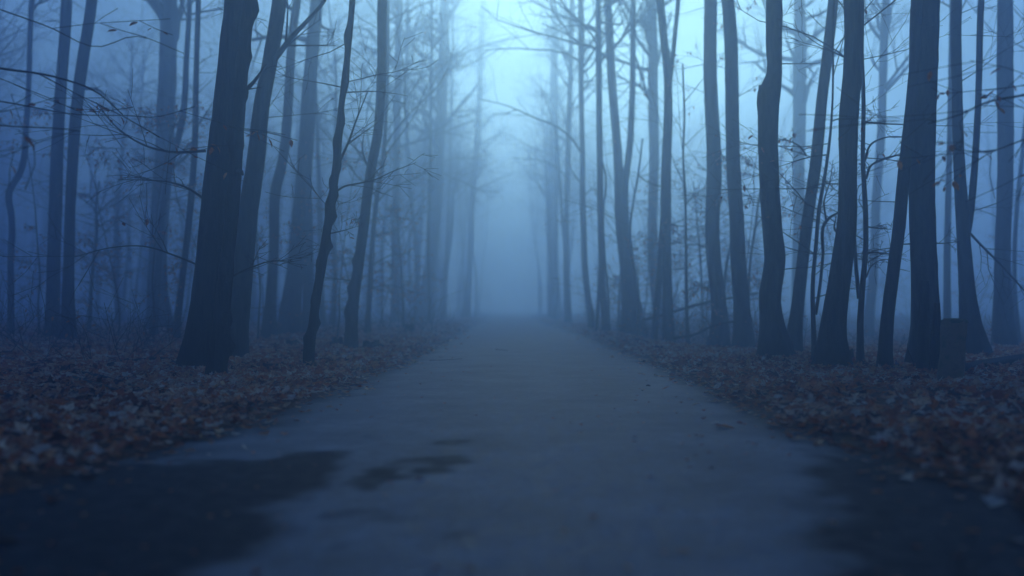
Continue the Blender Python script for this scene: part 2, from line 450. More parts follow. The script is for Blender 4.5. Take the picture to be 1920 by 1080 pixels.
N_TREE = [0]
def make_tree(px_pts, base, label, group=None, height=17., bark='bark', seed=None, D=None, crown=(20, 2), clear=8.5, low=3, leaf=0.,
              flare=.30, rough=.05, lumps=0, branches=(), stems=(), name='beech_tree', sides=18, top_r=.35, leafsize=.09):
    """px_pts: (px, py, width px) up the trunk as the photo shows it; the tree stands at its own distance from the camera"""
    N_TREE[0] += 1
    seed = seed or 100 + N_TREE[0]
    height *= .85
    rng = random.Random(seed)
    if D is None: D = base_depth(px_pts[0][0], px_pts[0][1])
    lean = rng.uniform(-.35, .35)      # depth wander so a trunk is not a flat trace
    def world_line(line):
        out, rd = [], []
        for (px, py, w) in line:
            q = at(px, py, D)
            q2 = at(px, py, D + lean * max(0, q[2]) * .06)
            out.append(q2); rd.append(w / 2 / F * D)
        return out, rd
    pts, rads = world_line(px_pts)
    x0 = pts[0][0]; g = ground(x0, D)
    org = np.array((x0, D, g))
    pts[0] = np.array((x0, pts[0][1], g))
    d = norm(np.array(pts[-1]) - np.array(pts[-2])) if len(pts) > 1 else np.array((0, 0, 1.))
    pts = [pts[0] - np.array((0, 0, .25))] + pts; rads = [rads[0]] + rads
    ztop = pts[-1][2]; rt = rads[-1]
    p = np.array(pts[-1]); k = max(3, int((height - ztop) / 2))
    if height > ztop + .5:
        st = (height - ztop) / k
        for q in range(k):
            d = norm(d * .8 + np.array((rng.gauss(0, .05), rng.gauss(0, .05), .2)))
            p = p + d * st
            pts.append(p.copy()); rads.append(max(.018, rt * (1 - (q + 1) / k * .88)))
    root = empty(name, org)
    mb = MB()
    P, r = trunk_mesh(mb, np.array(pts), rads, seed, sides, flare, rough, lumps, z0=g)
    tr = mb.build('trunk', M[bark], root, org)
    for line in stems:                                           # further stems grown from the same root
        sp_, sr_ = world_line(line)
        tp = np.array(sp_[-1]); dd = norm(np.array(sp_[-1]) - np.array(sp_[-2]))
        if tp[2] < height - 4 and line[-1][1] < 60:
            for q in range(3):
                dd = norm(dd * .8 + np.array((rng.gauss(0, .06), rng.gauss(0, .06), .25))); tp = tp + dd * 2.2
                sp_.append(tp.copy()); sr_.append(max(.015, sr_[-1] * .62))
        if line[0][1] > 590: sp_[0] = np.array((sp_[0][0], sp_[0][1], g - .2))
        m2 = MB(); trunk_mesh(m2, np.array(sp_), sr_, seed + 7, 12, .3 if line[0][1] > 590 else 0, .05, z0=g)
        m2.build('stem', M[bark], root, org)
    C = Crown(seed + 1)
    nl, ml = crown
    tops = np.where(P[:, 2] > g + clear)[0]
    if len(tops) > 3:
        for q in range(nl):
            k = tops[0] + int((len(tops) - 2) * ((q + rng.random()) / nl) ** .9); k = min(k, len(P) - 2)
            az = rng.uniform(0, 6.28); el = rng.uniform(.25, .95)
            dd = np.array((math.cos(az) * math.cos(el), math.sin(az) * math.cos(el), math.sin(el)))
            f = 1 - (P[k, 2] - clear) / (height - clear + 1)
            grow(C, P[k], dd, rng.uniform(2.2, 4.2) * (.45 + .7 * f), r[k] * rng.uniform(.35, .5), 0, ml, leaf * .3, .1, .15)
    lows = np.where((P[:, 2] > g + .9) & (P[:, 2] < g + clear))[0]
    if len(lows):
        for q in range(low):                                      # thin epicormic twigs on the lower trunk
            k = rng.choice(list(lows)); az = rng.uniform(0, 6.28); el = rng.uniform(-.15, .5)
            dd = np.array((math.cos(az) * math.cos(el), math.sin(az) * math.cos(el), math.sin(el)))
            grow(C, P[k] + dd * r[k] * .8, dd, rng.uniform(.5, 1.7), rng.uniform(.006, .013), 1, 3, leaf, .5, .05, (4, 4, 3))
    for br in branches:                                           # boughs the photo shows
        line, w0 = br[0], br[1]; bl = br[2] if len(br) > 2 else 0.; tw = br[3] if len(br) > 3 else 7
        ql = []
        dz = rng.uniform(-.25, .25)
        for k, (px, py) in enumerate(line): ql.append(at(px, py, D + dz * k))
        S = spline(np.array(ql), 4 + 4 * len(ql))
        r0 = w0 / 2 / F * D
        tube(C.mb, S, np.maximum(r0 * np.linspace(1, .3, len(S)), .0035), 6)
        Ln = np.sum(np.linalg.norm(np.diff(S, axis=0), axis=1))
        twigs(C, S, r0, min(Ln, 2.6) * .9, 1, 3, bl, .55, .03, (tw, tw, 4), lo=.12)
    cr = C.mb.build('crown', M['twig'], root, org) if C.mb.n else root
    leaf_part(C.leaves, cr, org, leafsize, seed)
    tag(root, label, 'tree', group)
    return root

T = make_tree
# ---- left of the road, from the frame edge inwards
T([(20, 628, 13), (20, 500, 12), (22, 410, 11), (17, 360, 11), (37, 325, 11), (50, 225, 10), (57, 50, 10), (60, 0, 10)], None,
  'thin crooked tree with an S bend at the left edge of the picture', low=10, height=13, crown=(9, 2), name='crooked_tree', rough=.07)
T([(98, 634, 27), (100, 540, 24), (105, 350, 22), (112, 200, 21), (125, 0, 20)], None,
  'straight grey trunk close left of its darker twin, near the left edge', height=18)
T([(128, 641, 26), (129, 500, 20), (136, 300, 20), (150, 150, 20), (172, 0, 19)], None,
  'dark straight trunk leaning right, right one of two close together near the left edge', bark='rough_bark', height=18,
  branches=[([(148, 165), (185, 170), (215, 200)], 7, .02)])
T([(300, 619, 42), (295, 540, 36), (300, 400, 34), (310, 250, 32), (318, 0, 30)], None,
  'pale wide trunk half lost in fog behind a thin crooked dark one', height=20, clear=9)
T([(288, 631, 14), (293, 560, 12), (297, 500, 12), (305, 400, 12), (320, 310, 12), (342, 225, 11), (350, 100, 10), (356, 0, 9)], None,
  'thin dark crooked tree crossing in front of a pale wide trunk', height=14, low=10, rough=.07, name='crooked_tree',
  branches=[([(318, 318), (360, 280), (366, 220), (366, 120)], 6, .0)])
T([(330, 637, 15), (340, 540, 12), (348, 475, 12), (360, 350, 11), (366, 250, 11), (368, 130, 10), (372, 0, 10)], None,
  'slim dark tree leaning right just left of the biggest left trunk', height=14, low=9,
  branches=[([(365, 262), (350, 275), (330, 305)], 4, .0), ([(366, 240), (385, 215), (400, 190)], 4, .03)])
T([(368, 693, 66), (378, 640, 60), (388, 560, 56), (400, 440, 56), (414, 300, 54), (431, 150, 50), (447, 0, 46)], None,
  'massive dark trunk leaning right, the broadest tree left of the road', bark='rough_bark', height=20, sides=26, flare=.2, low=5, clear=9,
  branches=[([(385, 283), (320, 285), (270, 272), (220, 240), (180, 192)], 6, .01, 9), ([(383, 373), (350, 352), (320, 342), (222, 336)], 5, .0, 10),
            ([(378, 500), (330, 480), (270, 462), (205, 465), (140, 482)], 4, .02, 8)])
T([(407, 706, 34), (413, 620, 30), (422, 520, 28), (432, 420, 27), (440, 330, 26), (449, 200, 22), (462, 60, 20), (470, 0, 18)], None,
  'dark knobbly stem pressed against the right side of the massive left trunk', bark='rough_bark', height=12, lumps=16, rough=.1, sides=22, low=4, name='knobbly_tree',
  branches=[([(440, 326), (450, 322), (455, 327)], 17, 0, 0), ([(428, 524), (455, 508), (480, 498), (505, 490), (550, 490)], 4, .0, 8), ([(452, 175), (470, 160), (500, 120)], 10, 0, 3)])
T([(436, 672, 50), (450, 540, 40), (463, 420, 36), (478, 320, 34), (490, 200, 31), (505, 120, 29), (524, 0, 27)], None,
  'right-leaning trunk with a forked bough, behind the massive left trunk', height=19, clear=9,
  branches=[([(500, 130), (520, 105), (545, 72), (575, 40), (608, 2), (640, -60)], 13, .0, 5)])
T([(505, 633, 26), (508, 550, 20), (514, 450, 19), (517, 355, 19), (530, 300, 18), (540, 200, 17), (550, 50, 16), (557, 0, 16)], None,
  'slim bent trunk with a kink at mid height, right of the forked leaning tree', height=18)
T([(543, 626, 40), (552, 520, 33), (560, 430, 29), (570, 330, 28), (576, 230, 27), (583, 130, 26), (594, 0, 25)], None,
  'tall pale double trunk standing just left of the knotty black stem', height=20,
  stems=[[(577, 622, 24), (578, 520, 20), (577, 420, 18), (575, 320, 17), (579, 220, 15)]])
T([(579, 686, 17), (583, 640, 15), (595, 550, 15), (605, 490, 15), (612, 440, 14), (622, 375, 14), (630, 310, 14), (640, 200, 13), (652, 100, 12), (661, 0, 12)], None,
  'knotty thin black stem leaning right at the edge of the leaves', bark='rough_bark', height=11, lumps=26, rough=.12, sides=14, flare=.2, low=8, name='knotty_tree', clear=7, crown=(9, 2),
  branches=[([(626, 362), (645, 350), (672, 344), (700, 338), (735, 322), (780, 305)], 4, .02, 9), ([(619, 438), (645, 432), (668, 425)], 3, .05, 5), ([(632, 312), (645, 285), (655, 262), (668, 225), (690, 170)], 6, 0, 6)])
T([(657, 658, 23), (662, 575, 20), (672, 500, 19), (682, 425, 19), (695, 320, 19), (708, 250, 18), (715, 150, 17), (717, 0, 17)], None,
  'smooth dark trunk curving up right beside a small stump', height=17, lumps=4, clear=9,
  branches=[([(692, 318), (680, 285), (684, 240)], 5, 0, 4)])
T([(689, 626, 11), (692, 570, 10), (697, 480, 9), (703, 400, 9), (708, 360, 9), (716, 315, 8), (722, 250, 7), (726, 150, 6), (728, 0, 5)], None,
  'thin tree with a long bough reaching right above red-brown leaves', height=11, low=10, leaf=.2, clear=4,
  branches=[([(709, 377), (725, 360), (768, 338), (785, 331), (803, 320)], 4, .02, 9), ([(697, 445), (730, 435), (765, 425)], 3, .30, 8), ([(694, 500), (730, 480), (770, 475)], 3, .3, 8), ([(692, 540), (735, 535), (772, 548)], 3, .3, 7)], name='slender_tree')
T([(741, 606, 17), (741, 500, 15), (742, 400, 14), (744, 250, 13), (748, 0, 12)], None,
  'pale straight trunk in fog midway between two dark left trunks and the road', height=19)
T([(797, 603, 26), (805, 500, 22), (815, 400, 21), (825, 250, 20), (830, 150, 19), (834, 0, 18)], None,
  'hazy sturdy trunk left of the road carrying leafy boughs toward the gap', height=20, clear=9, low=4,
  branches=[([(822, 320), (845, 332), (870, 342), (890, 353), (912, 358), (936, 362)], 4.5, .16, 10), ([(824, 306), (850, 298), (885, 296), (925, 288)], 4, .16, 10), ([(830, 128), (860, 105), (900, 88), (975, 66)], 5, 0, 7), ([(829, 150), (800, 142), (780, 158), (735, 185), (715, 212)], 6, 0, 7)], leafsize=.10)
T([(783, 603, 10), (779, 450, 9), (768, 350, 8), (763, 250, 7), (765, 0, 6)], None,
  'faint thin bowed tree just left of the hazy sturdy trunk', height=15, name='slender_tree')
T([(806, 604, 7), (803, 450, 6), (806, 330, 6), (808, 200, 5), (810, 0, 5)], 0,
  'very thin upright tree grazing the hazy sturdy trunk', D=44, height=14, name='slender_tree')
T([(874, 595, 15), (880, 500, 12), (887, 350, 11), (895, 250, 11), (902, 100, 10), (906, 0, 10)], None,
  'last faint trunk on the left where the road meets the fog', height=21, clear=8)
T([(832, 601, 6), (836, 500, 5), (842, 350, 5), (846, 200, 5), (850, 0, 4)], None,
  'hair-thin pale tree between two hazy trunks left of the road', height=15, name='slender_tree')

# ---- right of the road, outwards
T([(1034, 597, 12), (1035, 450, 10), (1035, 300, 10), (1038, 0, 9)], None, 'first faint trunk on the right at the far end of the road', height=20, clear=8)
T([(1044, 600, 8), (1043, 450, 7), (1044, 300, 7), (1040, 0, 6)], None, 'thin faint trunk right beside the first on the far right verge', height=18, clear=9)
T([(1065, 606, 13), (1062, 500, 11), (1065, 300, 10), (1070, 120, 9), (1073, 0, 9)], None,
  'misty forked tree on the right verge near the far end', height=18, clear=9, stems=[[(1061, 480, 7), (1054, 400, 6), (1048, 320, 6), (1042, 240, 5)]],
  branches=[([(1066, 345), (1052, 320), (1020, 303), (965, 296)], 4, .0, 8)])
T([(1111, 617, 16), (1103, 560, 12), (1097, 500, 11), (1094, 430, 11), (1092, 300, 10), (1090, 180, 10), (1089, 0, 9)], None,
  'slim misty tree with a long arching bough over the road', height=17, clear=9,
  branches=[([(1091, 288), (1070, 258), (1045, 238), (1005, 222), (950, 198), (900, 186)], 4.5, .0, 6), ([(1091, 345), (1075, 325), (1066, 306)], 4, 0, 5), ([(1093, 370), (1112, 350), (1130, 330)], 3, .08, 6)])
T([(1136, 623, 15), (1130, 540, 12), (1126, 400, 12), (1124, 250, 11), (1122, 0, 10)], None,
  'slim misty tree with a vine-like side stem, left of the wide forked trunk', height=17, low=10, leaf=.07,
  stems=[[(1142, 618, 4), (1141, 560, 4), (1134, 480, 4), (1131, 400, 4), (1135, 325, 4), (1128, 300, 4)], [(1117, 612, 6), (1122, 570, 6), (1124, 520, 6), (1126, 470, 5)]])
T([(1190, 626, 46), (1183, 560, 34), (1175, 490, 28), (1166, 400, 26), (1160, 320, 19), (1156, 260, 17), (1147, 150, 15), (1139, 0, 14)], None,
  'wide pale trunk forking into two at mid height, right of the road', height=20, clear=9, low=6, leaf=.05,
  stems=[[(1170, 400, 17), (1173, 340, 13), (1180, 280, 12), (1185, 200, 11), (1188, 0, 10)]])
T([(1197, 632, 8), (1197, 580, 7), (1191, 520, 6), (1184, 480, 6), (1181, 440, 5), (1187, 380, 4), (1196, 330, 4), (1205, 260, 3)], None,
  'thin crooked dark sapling in front of the wide forked trunk', height=6, low=12, leaf=.14, name='sapling', sides=8, clear=3, crown=(6, 1))
T([(1240, 618, 30), (1234, 570, 21), (1226, 500, 19), (1223, 430, 19), (1226, 330, 19), (1225, 200, 18), (1222, 0, 18)], None,
  'hazy trunk directly behind the left of the dark twin stems', height=20, clear=9)
T([(1254, 639, 24), (1252, 560, 19), (1250, 500, 18), (1248, 410, 19), (1250, 300, 18), (1252, 150, 16), (1245, 70, 15), (1238, 0, 15)], None,
  'dark twin-stemmed tree whose thinner stem leaves the ground apart', height=18, clear=9,
  stems=[[(1224, 632, 14), (1233, 560, 11), (1238, 500, 11), (1242, 420, 10), (1247, 360, 8)], [(1252, 190, 9), (1260, 120, 9), (1268, 40, 8), (1272, 0, 8)]],
  branches=[([(1243, 350), (1220, 345), (1205, 335), (1190, 322)], 3, .0, 4)])
T([(1290, 641, 8), (1288, 590, 6), (1287, 540, 6), (1286, 450, 5), (1284, 350, 5), (1281, 290, 4), (1283, 230, 4), (1280, 120, 3)], None,
  'straight little sapling with tiers of brown leaves right of the twin stems', height=7, low=12, leaf=.25, name='sapling', sides=8, clear=3.4, crown=(6, 1),
  branches=[([(1287, 382), (1305, 362), (1328, 352)], 3, .12, 7), ([(1286, 425), (1262, 422), (1245, 420)], 2.5, .14, 6), ([(1287, 458), (1310, 460), (1335, 470)], 2.5, .22, 7), ([(1290, 598), (1296, 592), (1298, 585)], 4, 0, 0), ([(1289, 545), (1310, 535), (1330, 540)], 2.5, .3, 6)])
T([(1349, 643, 38), (1347, 560, 29), (1338, 480, 28), (1336, 440, 27), (1338, 360, 27), (1338, 275, 26), (1332, 150, 25), (1332, 0, 25)], None,
  'grey trunk with small leaves clinging to it, left of a darker twin', height=19, clear=9, low=10, leaf=.25,
  stems=[[(1352, 640, 8), (1356, 560, 6), (1362, 500, 5), (1374, 440, 4), (1384, 380, 3)]])
T([(1396, 652, 38), (1391, 580, 30), (1385, 500, 29), (1380, 400, 28), (1375, 300, 26), (1372, 150, 24), (1365, 0, 23)], None,
  'tall blue-grey trunk, straight, left neighbour of the trunk with a broken stub', height=19, clear=9, low=7, leaf=.06)
T([(1456, 672, 54), (1447, 600, 40), (1444, 560, 38), (1453, 490, 37), (1447, 420, 36), (1441, 330, 37), (1441, 220, 40), (1444, 168, 42), (1450, 150, 33), (1451, 80, 31), (1452, 0, 30)], None,
  'wavy dark trunk with a broken stub high on its left side', height=19, sides=24, clear=9, low=4,
  branches=[([(1436, 200), (1428, 180), (1425, 160)], 20, 0, 0)])
T([(1486, 664, 34), (1493, 600, 25), (1502, 520, 23), (1514, 410, 22), (1530, 300, 22), (1540, 200, 20), (1552, 100, 19), (1562, 0, 18)], None,
  'slanting trunk leaning right, right next to the wavy trunk', height=18, low=6,
  branches=[([(1512, 292), (1500, 275), (1480, 265), (1460, 262)], 4, .03, 7)])
T([(1496, 617, 24), (1497, 500, 22), (1498, 300, 22), (1499, 0, 20)], None,
  'pale fogged trunk seen between the wavy trunk and the slanting one', height=20)
T([(1527, 676, 11), (1525, 600, 9), (1524, 540, 8), (1530, 460, 7), (1536, 390, 7), (1548, 320, 6), (1556, 260, 5), (1562, 150, 4)], None,
  'crooked forked sapling left of the darkest right trunk', height=6.5, low=12, leaf=.04, name='sapling', sides=8, clear=3.6, crown=(5, 1), bark='rough_bark',
  stems=[[(1529, 590, 7), (1537, 540, 6), (1543, 480, 6), (1549, 415, 6), (1560, 405, 5), (1573, 398, 4), (1578, 380, 3)]],
  branches=[([(1549, 412), (1545, 380), (1556, 340), (1562, 300)], 4, .02, 7)])
T([(1559, 689, 58), (1560, 630, 47), (1570, 550, 41), (1581, 480, 40), (1589, 420, 37), (1590, 330, 34), (1592, 210, 36), (1599, 130, 35), (1600, 0, 35)], None,
  'darkest thick trunk with a bend at mid height, right of the forked sapling', bark='rough_bark', height=19, sides=24, clear=9, low=5,
  branches=[([(1571, 345), (1545, 345), (1520, 350)], 3, .0, 6), ([(1573, 440), (1565, 430), (1568, 405)], 5, 0, 2)])
T([(1613, 684, 13), (1613, 600, 11), (1617, 540, 10), (1623, 470, 9), (1623, 400, 9), (1618, 300, 8), (1619, 200, 8), (1616, 100, 7), (1612, 0, 7)], None,
  'thin twin stem with side twigs between the darkest trunk and the leaning one', height=12, low=10, name='slender_tree', sides=10, clear=3.8,
  stems=[[(1611, 560, 8), (1606, 510, 7), (1603, 460, 6), (1600, 400, 5)]],
  branches=[([(1624, 335), (1632, 312), (1655, 298), (1697, 289)], 5, .02, 6), ([(1622, 300), (1632, 272), (1660, 258), (1700, 256)], 5, .04, 6), ([(1625, 425), (1645, 428), (1672, 430)], 3, 0, 4), ([(1624, 478), (1640, 470), (1668, 465)], 3.5, 0, 4), ([(1624, 520), (1633, 500), (1650, 488), (1668, 486)], 3.5, 0, 4), ([(1624, 340), (1610, 350), (1606, 370)], 3, 0, 3)])
T([(1660, 692, 27), (1662, 630, 24), (1667, 575, 23), (1675, 510, 22), (1685, 430, 22), (1694, 330, 21), (1703, 250, 20), (1712, 150, 18), (1722, 0, 16)], None,
  'leaning dark stem that meets the massive right trunk high up', bark='rough_bark', height=14, low=3, flare=.3)
T([(1734, 698, 60), (1736, 620, 54), (1733, 540, 50), (1730, 450, 48), (1729, 300, 46), (1731, 150, 48), (1735, 0, 50)], None,
  'massive straight trunk left of the mossy post, the broadest on the right', height=20, sides=26, clear=9, low=3, flare=.25, D=13.4,
  branches=[([(1708, 457), (1695, 458), (1686, 458)], 3, 0, 2), ([(1752, 456), (1772, 456), (1800, 452)], 3, 0, 4)])
T([(1826, 668, 50), (1818, 600, 36), (1813, 530, 27), (1808, 460, 24), (1803, 390, 23), (1798, 300, 21), (1795, 200, 20), (1794, 0, 19)], None,
  'forked trunk with spreading root flare just right of the mossy post', height=18, clear=9, low=6,
  stems=[[(1811, 450, 14), (1818, 410, 13), (1825, 340, 13), (1833, 220, 12), (1840, 0, 11)]],
  branches=[([(1812, 430), (1840, 460), (1870, 490), (1925, 550), (1960, 590)], 5, 0, 6)])
T([(1776, 640, 15), (1776, 500, 12), (1778, 380, 11), (1782, 200, 10), (1786, 0, 10)], None, 'thin hazy trunk seen just above the mossy post', height=17)
T([(1882, 652, 40), (1880, 540, 31), (1881, 450, 29), (1885, 300, 28), (1884, 0, 27)], None,
  'broad fogged trunk near the right edge of the picture', height=20, clear=9)
T([(1909, 634, 10), (1902, 540, 9), (1906, 400, 8), (1918, 280, 8), (1930, 100, 7)], None, 'slim slanting tree at the right edge, next to the broad fogged trunk', height=14, name='slender_tree')
T([(1628, 622, 19), (1637, 520, 17), (1643, 380, 16), (1652, 250, 15), (1662, 0, 14)], None, 'pale trunk in fog seen between the thin twin stem and the leaning dark stem', height=19)
T([(1408, 640, 6), (1404, 560, 5), (1406, 500, 5), (1417, 420, 5), (1425, 360, 4), (1440, 300, 4)], None,
  'thin slanted sapling squeezed between the blue-grey trunk and the wavy trunk', height=5, low=12, leaf=.08, name='sapling', sides=8, clear=2.8, crown=(6, 1))
# ---- saplings with brown leaves
T([(167, 622, 8), (171, 540, 7), (177, 470, 6), (182, 425, 5), (180, 390, 4), (186, 340, 3)], None,
  'leafy brown sapling between the left twin trunks and the crooked tree', height=4.6, low=16, leaf=.55, name='sapling', sides=8, clear=2.6, crown=(9, 1),
  branches=[([(178, 430), (200, 415), (225, 405)], 3, .3, 8), ([(182, 400), (220, 370), (275, 372)], 3, .4, 9), ([(180, 385), (165, 365), (150, 362)], 3, .4, 8), ([(172, 500), (150, 480), (140, 470)], 3, .1, 5)])
T([(1160, 618, 6), (1162, 540, 5), (1166, 480, 4), (1160, 420, 4), (1166, 370, 3)], None,
  'bushy leafy sapling in front of the wide forked trunk, on its left', height=5, low=16, leaf=.45, name='sapling', sides=8, clear=2.6, crown=(8, 1))
T([(1318, 622, 6), (1316, 540, 5), (1312, 470, 4), (1306, 400, 3), (1300, 340, 3)], None,
  'leafy sapling left of the grey trunk with clinging leaves', height=5, low=14, leaf=.5, name='sapling', sides=8, clear=2.6, crown=(8, 1))
T([(757, 618, 6), (755, 560, 5), (752, 500, 4), (748, 450, 4), (745, 400, 3)], None,
  'sapling with pinkish brown leaves beside the pale straight left trunk', height=4.6, low=16, leaf=.55, name='sapling', sides=8, clear=2.4, crown=(8, 1))
# ---- two trees just outside the frame whose boughs hang in
T([(-260, 745, 70), (-262, 600, 60), (-258, 300, 55), (-250, 0, 52)], None,
  'tree left of the frame whose blurred boughs with red leaves hang into the top left', height=16, clear=9, low=0, leafsize=.085,
  branches=[([(-250, 60), (-100, 110), (0, 128), (110, 146), (180, 172), (230, 215)], 8, .13, 3), ([(-255, 180), (-120, 215), (0, 235), (110, 241), (150, 246)], 5, .2, 2),
            ([(-250, -80), (-50, 0), (90, 50), (185, 88), (250, 68), (345, 100)], 4, .22, 2), ([(-255, 160), (0, 190), (150, 215), (245, 217), (285, 220), (365, 200)], 4, .25, 2)])
T([(2150, 760, 70), (2150, 600, 60), (2148, 300, 55), (2140, 0, 52)], None,
  'tree right of the frame whose blurred leafy bough hangs in at the right edge', height=16, clear=9, low=0, leafsize=.085,
  branches=[([(2148, 100), (2020, 150), (1920, 178), (1850, 192), (1800, 215), (1740, 232)], 8, .10, 6), ([(2148, 220), (2020, 240), (1920, 262), (1850, 285), (1790, 280)], 6, .12, 6)])

SHORT = ['the thin S-bent tree', 'the grey left twin', 'the dark left twin', 'the pale wide trunk', 'the thin crooked dark tree', 'the slim leaning dark tree',
         'the massive left trunk', 'the knobbly stem', 'the forked leaning trunk', 'the kinked slim trunk', 'the pale double trunk', 'the knotty black stem', 'the smooth curving trunk',
         'the thin tree with a long bough', 'the pale straight left trunk', 'the hazy sturdy trunk', 'the faint bowed tree', 'the very thin upright tree', 'the last faint left trunk', 'the hair-thin left tree',
         'the first faint right trunk', 'the thin faint right trunk', 'the misty forked tree', 'the slim tree with the arching bough', 'the tree with the vine-like stem', 'the wide forked trunk', 'the crooked dark sapling',
         'the hazy trunk behind the twin stems', 'the dark twin stems', 'the straight little sapling', 'the trunk with clinging leaves', 'the blue-grey trunk', 'the wavy trunk', 'the slanting trunk',
         'the pale fogged trunk', 'the forked sapling', 'the darkest trunk', 'the thin twin stem', 'the leaning dark stem', 'the massive right trunk', 'the root-flared forked trunk', 'the thin trunk above the post',
         'the broad fogged trunk', 'the slanting edge tree', 'the pale trunk behind the twin stem', 'the thin slanted sapling', 'the leafy left sapling', 'the bushy sapling', 'the leafy right sapling', 'the pinkish-leaved sapling']
NAMED = []
for o in list(COL.objects):
    if o.get('category') == 'tree': NAMED.append(960 + o.location.x / o.location.y * F)
NAMED = list(zip(NAMED, SHORT))
_used = {}
ORD = ['', 'second ', 'third ', 'fourth ', 'fifth ', 'sixth ', 'seventh ', 'eighth ', 'ninth ']
def by_neighbour(todo, noun):
    """labels that say beside which named tree each one stands"""
    slots = {}
    for o in todo:
        px = 960 + o.location.x / o.location.y * F
        npx, nm = min(NAMED, key=lambda t: abs(t[0] - px))
        slots.setdefault((nm, 'left' if px < npx else 'right'), []).append((abs(px - npx), o))
    for (nm, sd_), lst in slots.items():
        for k, (d_, o) in enumerate(sorted(lst, key=lambda t: t[0])):
            o['label'] = '%s%s %s %s of %s' % (ORD[min(k, 8)], noun, 'just' if k == 0 else 'out', sd_, nm)
# ---- the wood behind: individuals copied from a few kinds, standing at random in the fog
rng = random.Random(77)
KINDS = []
for k in range(7):
    rr_ = random.Random(500 + k)
    h = rr_.uniform(13.5, 16.5); r0 = (.07, .09, .12, .15, .19, .24, .10)[k]
    pts = [np.array((0, 0, -.25)), np.array((0, 0, 0.))]; d = np.array((rr_.gauss(0, .05), rr_.gauss(0, .05), 1))
    rads = [r0 * 1.15, r0 * 1.1]; n = 9
    for q in range(n):
        d = norm(d + np.array((rr_.gauss(0, .05), rr_.gauss(0, .05), .15))); pts.append(pts[-1] + d * h / n); rads.append(max(.02, r0 * (1 - .85 * ((q + 1) / n) ** 1.3)))
    mb = MB(); P, r = trunk_mesh(mb, np.array(pts), rads, 900 + k, 10, .5, .04, z0=0.)
    tm = mb.mesh('trunk'); tm.materials.append(M['bark'])
    C = Crown(700 + k); cl = rr_.uniform(7, 9)
    tops = [q for q in range(len(P)) if P[q, 2] > cl]
    for q in range(26):
        kk = min(tops[0] + int((len(tops) - 2) * (q + rr_.random()) / 26), len(P) - 2)
        az = rr_.uniform(0, 6.28); el = rr_.uniform(.2, .9)
        grow(C, P[kk], (math.cos(az) * math.cos(el), math.sin(az) * math.cos(el), math.sin(el)), rr_.uniform(2, 4), max(r[kk] * .45, .015), 0, 2, 0, .1, .15)
    for q in range(6):
        kk = rr_.choice([q2 for q2 in range(len(P)) if 1 < P[q2, 2] < cl]); az = rr_.uniform(0, 6.28)
        grow(C, P[kk], (math.cos(az), math.sin(az), .25), rr_.uniform(.8, 2), .012, 1, 3, 0, .5, .05)
    cm = C.mb.mesh('crown'); cm.materials.append(M['twig'])
    KINDS.append((tm, cm))
placed = [(o.location.x, o.location.y) for o in COL.objects if o.get('category') == 'tree']
LBL = {('L', 0): ('one of the slender hazy trunks in the middle distance left of the road', 'hazy trunks in the middle distance on the left'),
       ('L', 1): ('one of the faintest far trunks dissolving into fog left of the road', 'faint far trunks on the left'),
       ('R', 0): ('one of the slender hazy trunks in the middle distance right of the road', 'hazy trunks in the middle distance on the right'),
       ('R', 1): ('one of the faintest far trunks dissolving into fog right of the road', 'faint far trunks on the right')}
count = 0; tries = 0
while count < 165 and tries < 20000:
    tries += 1
    y = 30 + 85 * rng.random() ** .85
    x = rng.uniform(-.56, .56) * y
    side = 'L' if x < 0 else 'R'
    if side == 'R' and rng.random() < .68: continue
    e = max(float(ledge(y)) - x, x - float(redge(y)))
    if e < 1.6 + y * .012: continue
    if any((x - a) ** 2 + (y - b_) ** 2 < 3.2 for a, b_ in placed): continue
    if y < 64 and any(abs(960 + x / y * F - q[0]) < 26 for q in NAMED): continue      # the photo shows these trunks singly
    placed.append((x, y)); count += 1
    tm, cm = KINDS[rng.randrange(7)]
    root = empty('forest_tree', (x, y, ground(x, y)))
    root.rotation_euler = (0, 0, rng.uniform(0, 6.28)); s = rng.uniform(.85, 1.15); root.scale = (s, s, s)
    put(bpy.data.objects.new('trunk', tm), root); put(bpy.data.objects.new('crown', cm), root)
    lb, gp = LBL[(side, int(y > 62))]; tag(root, lb, 'tree', gp)

by_neighbour([o for o in COL.objects if o.get('group', '').startswith('hazy trunks in the middle')], 'slender hazy trunk in middle distance')
count = 0
while count < 16:
    y = rng.uniform(58, 115); sgn = 1 if count % 2 else -1
    x = (float(redge(y)) if sgn > 0 else float(ledge(y))) + sgn * rng.uniform(.7, 4.5)
    if any((x - a) ** 2 + (y - b_) ** 2 < 1.6 for a, b_ in placed): continue
    placed.append((x, y)); count += 1
    tm, cm = KINDS[(0, 1, 2, 6)[rng.randrange(4)]]
    root = empty('forest_tree', (x, y, ground(x, y))); root.rotation_euler = (0, 0, rng.uniform(0, 6.28))
    put(bpy.data.objects.new('trunk', tm), root); put(bpy.data.objects.new('crown', cm), root)
    lb, gp = LBL[('R' if sgn > 0 else 'L', 1)]; tag(root, lb, 'tree', gp)
